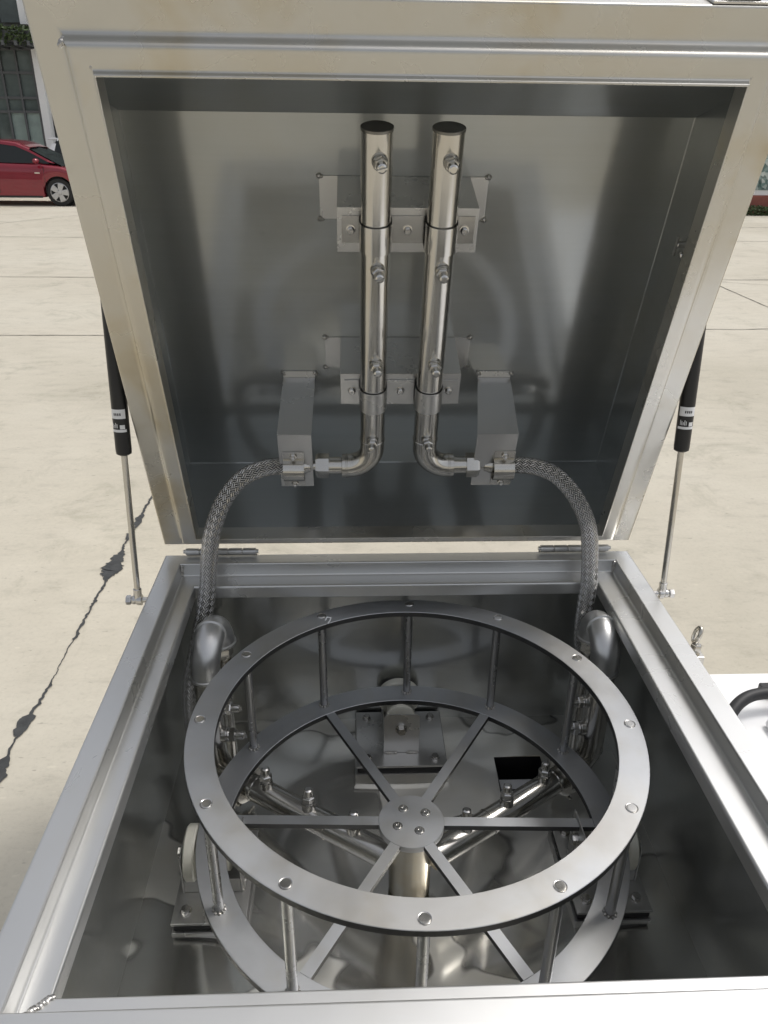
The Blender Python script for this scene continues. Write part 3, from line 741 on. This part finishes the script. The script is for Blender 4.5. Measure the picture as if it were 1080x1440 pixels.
# ---------------------------------------------------------------- gas struts
for sgn, lab in ((-1, 'black gas strut with two-part white sticker left of the lid, thin bright rod below'), (1, 'black gas strut with white sticker right of the lid, thin bright rod below')):
    P0 = Vector((-.556 if sgn < 0 else .552, .31, .312)); P1 = lw(-.546 if sgn < 0 else .545, .60, -.12)
    g_ = thing('gas_strut', P0, lab, 'gas strut', 'gas struts holding the lid open')
    d = (P1-P0).normalized(); L = (P1-P0).length
    mb = MB(); mb.cyl(P0+d*.018, P0+d*L*.56, .0062, 18); mb.build('rod', 'pipe', g_)
    s0 = .475 if sgn < 0 else .478
    mb = MB(); mb.lathe(P0+d*L*s0, d, [(0, .0100), (.003, .0145), (.010, .0152), (L*(1-s0)-.03, .0152), (L*(1-s0)-.02, .010), (L*(1-s0), .008)], 28)
    cylo = mb.build('cylinder', 'strut', g_)
    # paper sticker wrapped on the cylinder
    def patch(name, m, s_a, s_b, a0, a1, rad):
        mb = MB(); x = Vector((0, -1, 0)); x = (x-d*x.dot(d)).normalized(); y = d.cross(x); R2 = []
        for i in range(13):
            q = a0+(a1-a0)*i/12; dirv = x*cos(q)+y*sin(q)
            R2.append((mb.bm.verts.new(P0+d*s_a+dirv*rad), mb.bm.verts.new(P0+d*s_b+dirv*rad)))
        for A, B in zip(R2, R2[1:]): mb.bm.faces.new((A[0], B[0], B[1], A[1]))
        o = mb.build(name, m, cylo, recalc=False); return o
    sb = L*s0
    r_ = .0155
    st_ = patch('sticker', 'sticker', sb+.074, sb+.092, -1.3, .9, r_)
    patch('sticker', 'sticker', sb+.048, sb+.053, -1.3, .9, r_)
    patch('sticker', 'sticker', sb+.054, sb+.062, .1, .7, r_)
    for k in range(4):
        patch('sticker_mark', 'ink', sb+.080, sb+.085, -.55+.24*k, -.40+.24*k, r_+.0003)
    for k in range(5):
        patch('sticker_mark', 'sticker', sb+.056, sb+.066-.002*(k % 3), -1.0+.18*k, -.92+.18*k, r_)
    mb = MB(); mb.cyl(P0+d*.001, P0+d*.026, .0085, 16, bev=.001)
    xs_ = -sgn
    mb.lathe(P0-Vector((xs_*.012, 0, 0)), (xs_, 0, 0), [(-.004, .004), (0, .0085), (.004, .0095), (.008, .0085), (.012, .0115), (.020, .0115), (.022, .006), (.036, .005)], 18)
    mb.hexn(P0-Vector((xs_*.024, 0, 0)), (xs_, 0, 0), .010, .010, .2)
    mb.build('ball_joint', 'bolt', g_)
    mb = MB(); q = P1; mb.cyl(q-d*.02, q+d*.006, .0085, 16); mb.cyl(q, q+Vector((xs_*.024, 0, 0)), .005, 14); mb.build('top_joint', 'bolt', g_)

# ---------------------------------------------------------------- white cabinet right of the washer, with its black hose
cab = thing('equipment_cabinet', (1.05, -.1, GZ), 'white painted low cabinet top right of the tank with a black handle', 'cabinet')
mb = MB(); mb.box((.575, -.62, GZ+.06), (1.55, .306, .10), .006); mb.build('cabinet_body', 'white', cab)
for sx in (.63, 1.49):
    for sy in (-.55, .24):
        mb = MB(); mb.cyl((sx, sy, GZ), (sx, sy, GZ+.061), .022, 16); mb.build('foot', 'dark', cab)
mb = MB(); mb.box((.775, .215, .1005), (.90, .245, .122), .003); mb.box((.80, .15, .101), (.90, .2165, .128), .003)
mb.build('handle_mount', 'dark', cab)
mb = MB(); mb.box((.735, -.20, .1003), (1.30, .135, .122), .010, seg=3); mb.build('raised_pad', 'white', cab)
hz_ = MB(); hz_.tube(catmull([(.61, .06, .02), (.63, .09, .09), (.66, .135, .125), (.70, .165, .143), (.75, .180, .146), (.82, .185, .142), (.90, .19, .13), (1.0, .2, .114)]), .0125, 18, uv=False)
o = hz_.build('rubber_hose', 'dark'); tag(o, 'black rubber hose arching over the white cabinet top', 'hose')

# ---------------------------------------------------------------- background
def wheel(parent, cx, cy, r, facing=-1):
    zc = GZ+r
    mb = MB(); mb.lathe((cx, cy, zc), (0, facing, 0), [(-.18, r*.7), (-.18, r*.95), (-.16, r), (-.02, r), (0, r*.95), (.004, r*.72), (-.02, r*.70)], 40)
    ty = mb.build('wheel', 'tyre', parent)
    mb = MB(); R_ = r*.70
    mb.lathe((cx, cy, zc), (0, facing, 0), [(-.06, R_), (.0, R_), (.004, R_*.95), (-.03, R_*.88), (-.06, R_*.8)], 36, cap=False)
    for k in range(5):
        a0 = 2*pi*k/5+.3
        T = Matrix.Translation((cx, cy+facing*.0, zc)) @ Matrix.Rotation(a0, 4, 'Y')
        mb.prism([(-.045, .03), (.045, .03), (.075, R_*.93), (-.075, R_*.93)], -.012, .012, T @ Matrix.Rotation(-pi/2, 4, 'X') @ Matrix.Scale(-1, 4, (0, 1, 0)), .005)
    mb.cyl((cx, cy-.02*facing, zc), (cx, cy+facing*.018, zc), .055, 20, bev=.006)
    mb.build('rim', 'alloy', ty)
    mb = MB(); mb.cyl((cx, cy-facing*.30, zc+.03), (cx, cy-facing*.185, zc+.03), r*1.2, 28); mb.build('wheel_well', 'dark', parent)
    mb = MB(); mb.cyl((cx, cy-facing*.10, zc), (cx, cy-facing*.07, zc), R_*.86, 28); mb.build('brake_disc', 'trim', ty)
def side_body(parent, m, X, yc, hw, outline, arches, ra, bulge=.06, name='body'):
    """car lower body: side outline polygon (x,z) top curve; extruded across with rounded shoulders"""
    mb = MB(); xs = []
    n = 90; x_0, x_1 = outline[0][0], outline[-1][0]
    def top(x):
        for (a_, za), (b_, zb) in zip(outline, outline[1:]):
            if a_ <= x <= b_: 
                t = (x-a_)/(b_-a_); return za+(zb-za)*t
        return outline[-1][1]
    def bot(x):
        z = .20
        for ax in arches:
            if abs(x-ax) < ra: z = max(z, .31+math.sqrt(ra*ra-(x-ax)**2))
        return z
    sec = []
    xsn = sorted(set([x_0+(x_1-x_0)*i/n for i in range(n+1)]+[ax+ra*sin(q*pi/16) for ax in arches for q in range(-8, 9)]))
    for x in xsn:
        zt = top(x); zb = min(bot(x), zt-.02); e = min(1, (x-x_0)/.5, (x_1-x)/.6); e = max(.0, e); wv = hw*(.80+.20*math.sqrt(max(0, 1-(1-e)**2)))
        pr = []
        for t, k in ((0, .985), (.12, 1.0), (.35, 1.012), (.6, 1.008), (.72, .998), (.76, 1.004), (.85, .985), (.93, .95), (.98, .90), (1, .82)):
            pr.append((wv*k, zb+(zt-zb)*t))
        sec.append([mb.bm.verts.new((X+x, yc-w_, GZ+z)) for w_, z in pr]+[mb.bm.verts.new((X+x, yc+w_, GZ+z)) for w_, z in reversed(pr)])
    for A, B in zip(sec, sec[1:]):
        for k in range(len(A)-1): mb.bm.faces.new((A[k], A[k+1], B[k+1], B[k]))
        mb.bm.faces.new((A[-1], A[0], B[0], B[-1]))
    mb.bm.faces.new(sec[0]); mb.bm.faces.new(sec[-1][::-1])
    return mb.build(name, m, parent, 45)
def cabin(parent, m, X, yc, belt, roof, hwb, hwt, name='cabin'):
    """belt: (x rear, x front, z), roof: list of (x,z)"""
    mb = MB(); L = []
    for x, z, w_ in roof:
        L.append([mb.bm.verts.new((X+x, yc-w_, GZ+z)), mb.bm.verts.new((X+x, yc-w_*.9, GZ+z+.03)), mb.bm.verts.new((X+x, yc+w_*.9, GZ+z+.03)), mb.bm.verts.new((X+x, yc+w_, GZ+z))])
    for A, B in zip(L, L[1:]):
        for k in range(3): mb.bm.faces.new((A[k], A[k+1], B[k+1], B[k]))
    return mb.build(name, m, parent, 40)
def poly3(mb, pts, th=None):
    v = [mb.bm.verts.new(p) for p in pts]; mb.bm.faces.new(v); return mb

def sedan(X, yc, label, cat, m, name, front=1):
    """X = front wheel centre, car points +x, side at yc-hw faces the viewer"""
    hw = .86
    c = thing(name, (X-1.3, yc, GZ), label, cat)
    out = [(-3.45, .60), (-3.42, .90), (-3.3, .98), (-2.6, 1.02), (-.45, .96), (.1, .90), (.55, .80), (.78, .66), (.84, .45)]
    side_body(c, m, X, yc, hw, out, (0, -2.6), .37)
    # greenhouse: pillars and roof in body colour, glass inset
    zt = 1.43
    def W(x, z): # halfwidth at height
        return hw*(.93-.20*(z-.95)/.5)
    roofl = [(-3.15, .99), (-2.75, 1.20), (-2.35, 1.36), (-1.85, 1.44), (-1.3, 1.45), (-.95, 1.41), (-.62, 1.28), (-.2, 1.07), (.12, .91)]
    mb = MB(); L = []
    for x, z in roofl:
        w_ = W(x, z); L.append([mb.bm.verts.new((X+x, yc+s_*w_*k, GZ+z+dz)) for s_, k, dz in ((-1, 1, -.02), (-1, .97, .0), (-1, .85, .022), (0, 0, .04), (1, .85, .022), (1, .97, .0), (1, 1, -.02))])
    for A, B in zip(L[1:-3], L[2:-2]):
        for k in range(6): mb.bm.faces.new((A[k], A[k+1], B[k+1], B[k]))
    mb.build('roof', m, c, 60)
    mb = MB()
    for i in (len(L)-4, len(L)-3, len(L)-2):
        pass
    P = lambda x, z, k=0: (X+x, yc, GZ+z)
    rows_ = []
    for x, z in roofl[-4:]:
        w_ = W(x, z); rows_.append([mb.bm.verts.new((X+x, yc+w_*s_*.93, GZ+z-.004+(.035 if abs(s_) < .5 else 0))) for s_ in (-1, -.5, 0, .5, 1)])
    for A, B in zip(rows_, rows_[1:]):
        for k in range(4): mb.bm.faces.new((A[k], A[k+1], B[k+1], B[k]))
    mb.build('windscreen', 'glass', c, 60)
    mb = MB()
    rows_ = []
    for x, z in roofl[:3]:
        w_ = W(x, z); rows_.append([mb.bm.verts.new((X+x, yc+w_*s_*.9, GZ+z-.004)) for s_ in (-1, 0, 1)])
    for A, B in zip(rows_, rows_[1:]):
        for k in range(2): mb.bm.faces.new((A[k], A[k+1], B[k+1], B[k]))
    mb.build('rear_window', 'glass', c, 60)
    for s_ in (-1, 1):
        # A and C pillars with a window line
        mb = MB()
        def q(x, z, o=0): return (X+x, yc+s_*(W(x, z)+o), GZ+z)
        up_ = [(x, z-.02) for x, z in roofl]
        for (a_, b_) in zip(up_, up_[1:]):
            a2 = (a_[0]-(.0 if a_[0] > -1.5 else -.06), max(.96, a_[1]-.055)); b2 = (b_[0]-(.0 if b_[0] > -1.5 else -.06), max(.93, b_[1]-.055))
            mb.faces([q(*a_, .002), q(*b_, .002), q(*b2, .006), q(*a2, .006)], [(0, 1, 2, 3)])
        mb.build('pillar', m, c, 60, recalc=False)
        mb = MB()
        ring_ = [(-2.95, 1.0), (-2.68, 1.15), (-2.3, 1.30), (-1.85, 1.385), (-1.3, 1.395), (-.98, 1.355), (-.66, 1.225), (-.25, 1.02), (-.15, .955)]
        mb.faces([q(x, z, -.003) for x, z in ring_], [tuple(range(len(ring_)))])
        mb.build('side_window', 'glass', c, 60, recalc=False)
        mb = MB(); mb.box((X-1.42, yc+s_*(W(0, 1.1)+.012)-.004, GZ+.99), (X-1.36, yc+s_*(W(0, 1.1)+.012)+.004, GZ+1.37), .002); mb.build('door_pillar', 'trim', c)
        mb = MB(); e = Vector((X-.42, yc+s_*(hw+.08), GZ+1.02))
        t = bmesh.new(); bmesh.ops.create_uvsphere(t, u_segments=16, v_segments=10, radius=1)
        mb._merge(t, Matrix.Translation(e) @ Matrix.Diagonal((.075, .11, .062, 1))); mb.build('mirror', m, c)
        mb = MB()
        for dx in (-.30, -1.42):
            mb.box((X+dx-.004, yc+s_*(hw*1.006)-.004, GZ+.30), (X+dx+.004, yc+s_*(hw*1.006)+.006*1, GZ+.90), 0)
        mb.box((X-2.3, yc+s_*(hw*1.0)-.008, GZ+.19), (X-.42, yc+s_*(hw*1.0)+.008, GZ+.235), .004)
        mb.build('door_seam', 'trim', c)
        mb = MB(); mb.box((X-.52, yc+s_*(hw*1.01)-.008, GZ+.735), (X-.40, yc+s_*(hw*1.01)+.008, GZ+.765), .004); mb.build('side_lamp', 'lamp', c)
        wheel(c, X, yc+s_*(hw-.01), .315, s_); wheel(c, X-2.6, yc+s_*(hw-.01), .315, s_)
    return c
sedan(-7.25, 20.45, 'dark red saloon car parked in front of the glass building', 'car', 'carred', 'parked_car')

# white hatchback behind the red car: only its tail shows
def hatch(X, yc):
    c = thing('parked_car', (X+1.3, yc, GZ), 'white hatchback with dark rear glass half hidden behind the red car', 'car')
    hw = .88
    side_body(c, 'carwhite', X, yc, hw, [(-.62, .75), (-.60, .98), (-.4, 1.02), (2.0, 1.0), (2.9, .88), (3.3, .62), (3.35, .5)], (0, 2.6), .37)
    roofl = [(-.52, 1.02), (-.38, 1.30), (-.24, 1.47), (.4, 1.53), (1.2, 1.50), (1.8, 1.20), (2.1, 1.0)]
    W = lambda z: hw*(.94-.2*(z-1)/.5)
    mb = MB(); L = []
    for x, z in roofl[2:5]:
        L.append([mb.bm.verts.new((X+x, yc+s_*W(z)*k, GZ+z+dz)) for s_, k, dz in ((-1, 1, -.05), (-1, .97, 0), (0, 0, .03), (1, .97, 0), (1, 1, -.05))])
    for A, B in zip(L, L[1:]):
        for k in range(4): mb.bm.faces.new((A[k], A[k+1], B[k+1], B[k]))
    mb.box((X-.50, yc-hw*.72, GZ+1.455), (X-.16, yc+hw*.72, GZ+1.50), .015)
    mb.build('roof', 'carwhite', c, 50)
    for s_ in (-1, 1):
        mb = MB(); rg = [(-.46, 1.02), (-.30, 1.35), (-.20, 1.44), (.4, 1.49), (1.2, 1.46), (1.78, 1.18), (2.0, 1.01)]
        mb.faces([(X+x, yc+s_*(W(z)-.004), GZ+z) for x, z in rg], [tuple(range(len(rg)))]); mb.build('side_window', 'glass', c, recalc=False)
        mb = MB(); rg = [(-.60, .98), (-.36, 1.36), (-.26, 1.36), (-.36, 1.0)]
        mb.faces([(X+x, yc+s_*(W(z)+.004), GZ+z) for x, z in rg], [tuple(range(len(rg)))]); mb.build('rear_pillar', 'carwhite', c, recalc=False)
        wheel(c, X, yc+s_*(hw-.01), .32, s_); wheel(c, X+2.6, yc+s_*(hw-.01), .32, s_)
    mb = MB(); mb.faces([(X-.47, yc-hw*.8, GZ+1.05), (X-.47, yc+hw*.8, GZ+1.05), (X-.27, yc+hw*.74, GZ+1.43), (X-.27, yc-hw*.74, GZ+1.43)], [(0, 1, 2, 3)]); mb.build('rear_window', 'glass', c, recalc=False)
    return c
hatch(-8.15, 24.0)

# glass-fronted building
M['mullion'] = plain('grey_mullion', (.10, .105, .11), .45, .2, .1, 2)
M['pane'] = plain('greenish_glass', (.10, .125, .12), .07, 0, .5, .8)
M['panelight'] = plain('pale_blind', (.26, .33, .31), .3, 0, .25, 1.5)
M['render'] = plain('white_render', (.66, .66, .64), .8, 0, .06, 2)
M['slab'] = plain('grey_cladding', (.22, .22, .22), .7, 0, .1, 1.5)
M['leaf'] = plain('leaf_green', (.055, .085, .028), .6, 0, .5, 6)
M['brick'] = plain('red_brick', (.30, .10, .075), .8, 0, .15, 8)
BY = 26.0
b = thing('glass_building', (-14, BY+3, GZ), 'grey glass-fronted building with dark mullions behind the red car', 'building')
mb = MB(); mb.box((-24, BY+.25, GZ), (-5.0, BY+9, 9.5)); mb.build('wall', 'slab', b)
zrows = [-.45, 1.75, 2.13, 2.80, 3.42]; xcols = [-14.6+.505*i for i in range(10)]
xcols = [-9.66-.47*i for i in range(12)][::-1]
for j, (z0, z1) in enumerate(zip(zrows, zrows[1:])):
    for i, (x0, x1) in enumerate(zip(xcols, xcols[1:])):
        mt = 'panelight' if (j == 0 and i >= len(xcols)-3) else 'pane'
        mb = MB(); mb.box((x0+.02, BY+.05, z0+.02), (x1-.02, BY+.08, z1-.02)); mb.build('window_pane', mt, b)
mb = MB()
for x in xcols: mb.box((x-.03, BY-.03, GZ), (x+.03, BY+.10, 3.45))
for z in zrows[1:]: mb.box((xcols[0]-.03, BY-.02, z-.035), (xcols[-1]+.03, BY+.095, z+.035))
mb.build('mullion_grid', 'mullion', b)
mb = MB(); mb.box((-9.58, BY-.16, GZ), (-9.36, BY+.14, 3.42)); mb.build('white_column', 'white', b)
mb = MB(); mb.box((-9.80, BY-.05, 4.05), (-9.62, BY+.2, 9.4)); mb.build('white_fin', 'white', b)
for i in range(9):
    x1 = -9.82-i*.62
    for z0, z1 in ((4.1, 4.75), (4.8, 5.9), (5.95, 7.4)):
        mb = MB(); mb.box((x1-.58, BY+.1, z0), (x1-.02, BY+.14, z1)); mb.build('window_pane', 'pane', b)
# right of the column
for i in range(5):
    for z0, z1 in ((-.3, .9), (.95, 2.1), (2.15, 3.3)):
        mb = MB(); mb.box((-9.30+i*.72, BY+.1, z0), (-8.64+i*.72, BY+.13, z1)); mb.build('window_pane', 'panelight' if z0 < 0 else 'pane', b)
# planted canopy
can = thing('planted_canopy', (-12, BY-.7, 3.45), 'dark slatted canopy overgrown with green creeper above the glass front', 'canopy')
mb = MB(); mb.box((-17, BY-1.2, 3.52), (-9.1, BY+.09, 3.60)); mb.box((-17, BY-1.22, 3.50), (-9.1, BY-1.14, 3.78))
for i in range(22): mb.box((-16.8+i*.36, BY-1.35, 3.40), (-16.72+i*.36, BY+.05, 3.515))
mb.build('canopy_deck', 'mullion', can)
mb = MB(); rnd = random.Random(4)
def leaves(mb, n, fn, s0, s1):
    for _ in range(n):
        p = Vector(fn()); r = rnd.uniform(s0, s1)
        a_ = Vector([rnd.gauss(0, 1) for _ in range(3)]).normalized(); b_ = a_.orthogonal().normalized(); c_ = a_.cross(b_)
        b_ *= r; c_ *= r*.55
        v = [mb.bm.verts.new(q) for q in (p-b_, p+c_, p+b_, p-c_)]; mb.bm.faces.new(v)
def canfn():
    x = rnd.uniform(-17, -9.0); h = .28+.16*noise.noise(Vector((x*1.7, 0, 3)))
    y = BY-1.3+rnd.random()**1.5*1.1; z = 3.62+rnd.random()*h-(.25*rnd.random() if y < BY-1.15 else 0)
    return x, y, z
leaves(mb, 6500, canfn, .04, .09); mb.build('creeper', 'leaf', can, recalc=False, wn=False)

# billboard, brick planter and hedge at the right edge
def bbmat():
    m, nt, b_ = mat('printed_board'); co = coords(nt, (1, 1, 1))
    v = N(nt, 'ShaderNodeTexVoronoi', Scale=11.0); nt.links.new(co, v.inputs['Vector'])
    n_ = N(nt, 'ShaderNodeTexNoise', Scale=3.0, Detail=4.0); nt.links.new(co, n_.inputs['Vector'])
    r = ramp(nt, v.outputs['Color'], [(.15, (.02, .06, .055)), (.45, (.03, .12, .11)), (.55, (.35, .45, .42)), (.8, (.6, .62, .58))])
    r2 = ramp(nt, n_.outputs[0], [(.4, (.02, .07, .06)), (.6, (.6, .65, .6))])
    mx = N(nt, 'ShaderNodeMix', data_type='RGBA'); mx.inputs[0].default_value = .35
    nt.links.new(r.outputs[0], mx.inputs[6]); nt.links.new(r2.outputs[0], mx.inputs[7])
    nt.links.new(mx.outputs[2], b_.inputs['Base Color']); b_.inputs['Roughness'].default_value = .35
    return m
M['board'] = bbmat()
bb = thing('display_board', (11.5, 19.1, GZ), 'white framed display board printed in dark teal above a red brick base', 'display board')
mb = MB(); mb.box((9.42, 19.0, -.02), (14.0, 19.06, 1.62), .01); mb.build('board_frame', 'white', bb)
mb = MB(); mb.box((9.50, 18.985, .10), (13.92, 18.997, 1.54)); mb.build('printed_panel', 'board', bb)
mb = MB(); mb.box((9.45, 18.95, GZ), (14.0, 19.25, -.024), .01); mb.build('brick_base', 'brick', bb)
hd = MB()
def hfn():
    x = rnd.uniform(9.3, 14.2); y = 18.62+rnd.uniform(-.16, .2); h = .20+.06*noise.noise(Vector((x*3, 0, 0)))
    return x, y, GZ+rnd.random()*h
leaves(hd, 5000, hfn, .018, .045)
o = hd.build('hedge', 'leaf', None, recalc=False, wn=False); tag(o, 'low green hedge along the foot of the brick base', 'hedge')
# plain pale building closing the view to the right, behind the board
rb = thing('office_building', (16, 31, GZ), 'pale rendered building standing behind the display board', 'building')
mb = MB(); mb.box((4.5, 28, GZ), (34, 38, 9)); mb.build('wall', 'render', rb)
for i in range(12):
    for z0 in (.8, 4.2):
        mb = MB(); mb.box((5.5+i*2.3, 27.95, z0), (7.0+i*2.3, 27.995, z0+1.7)); mb.build('window', 'pane', rb)
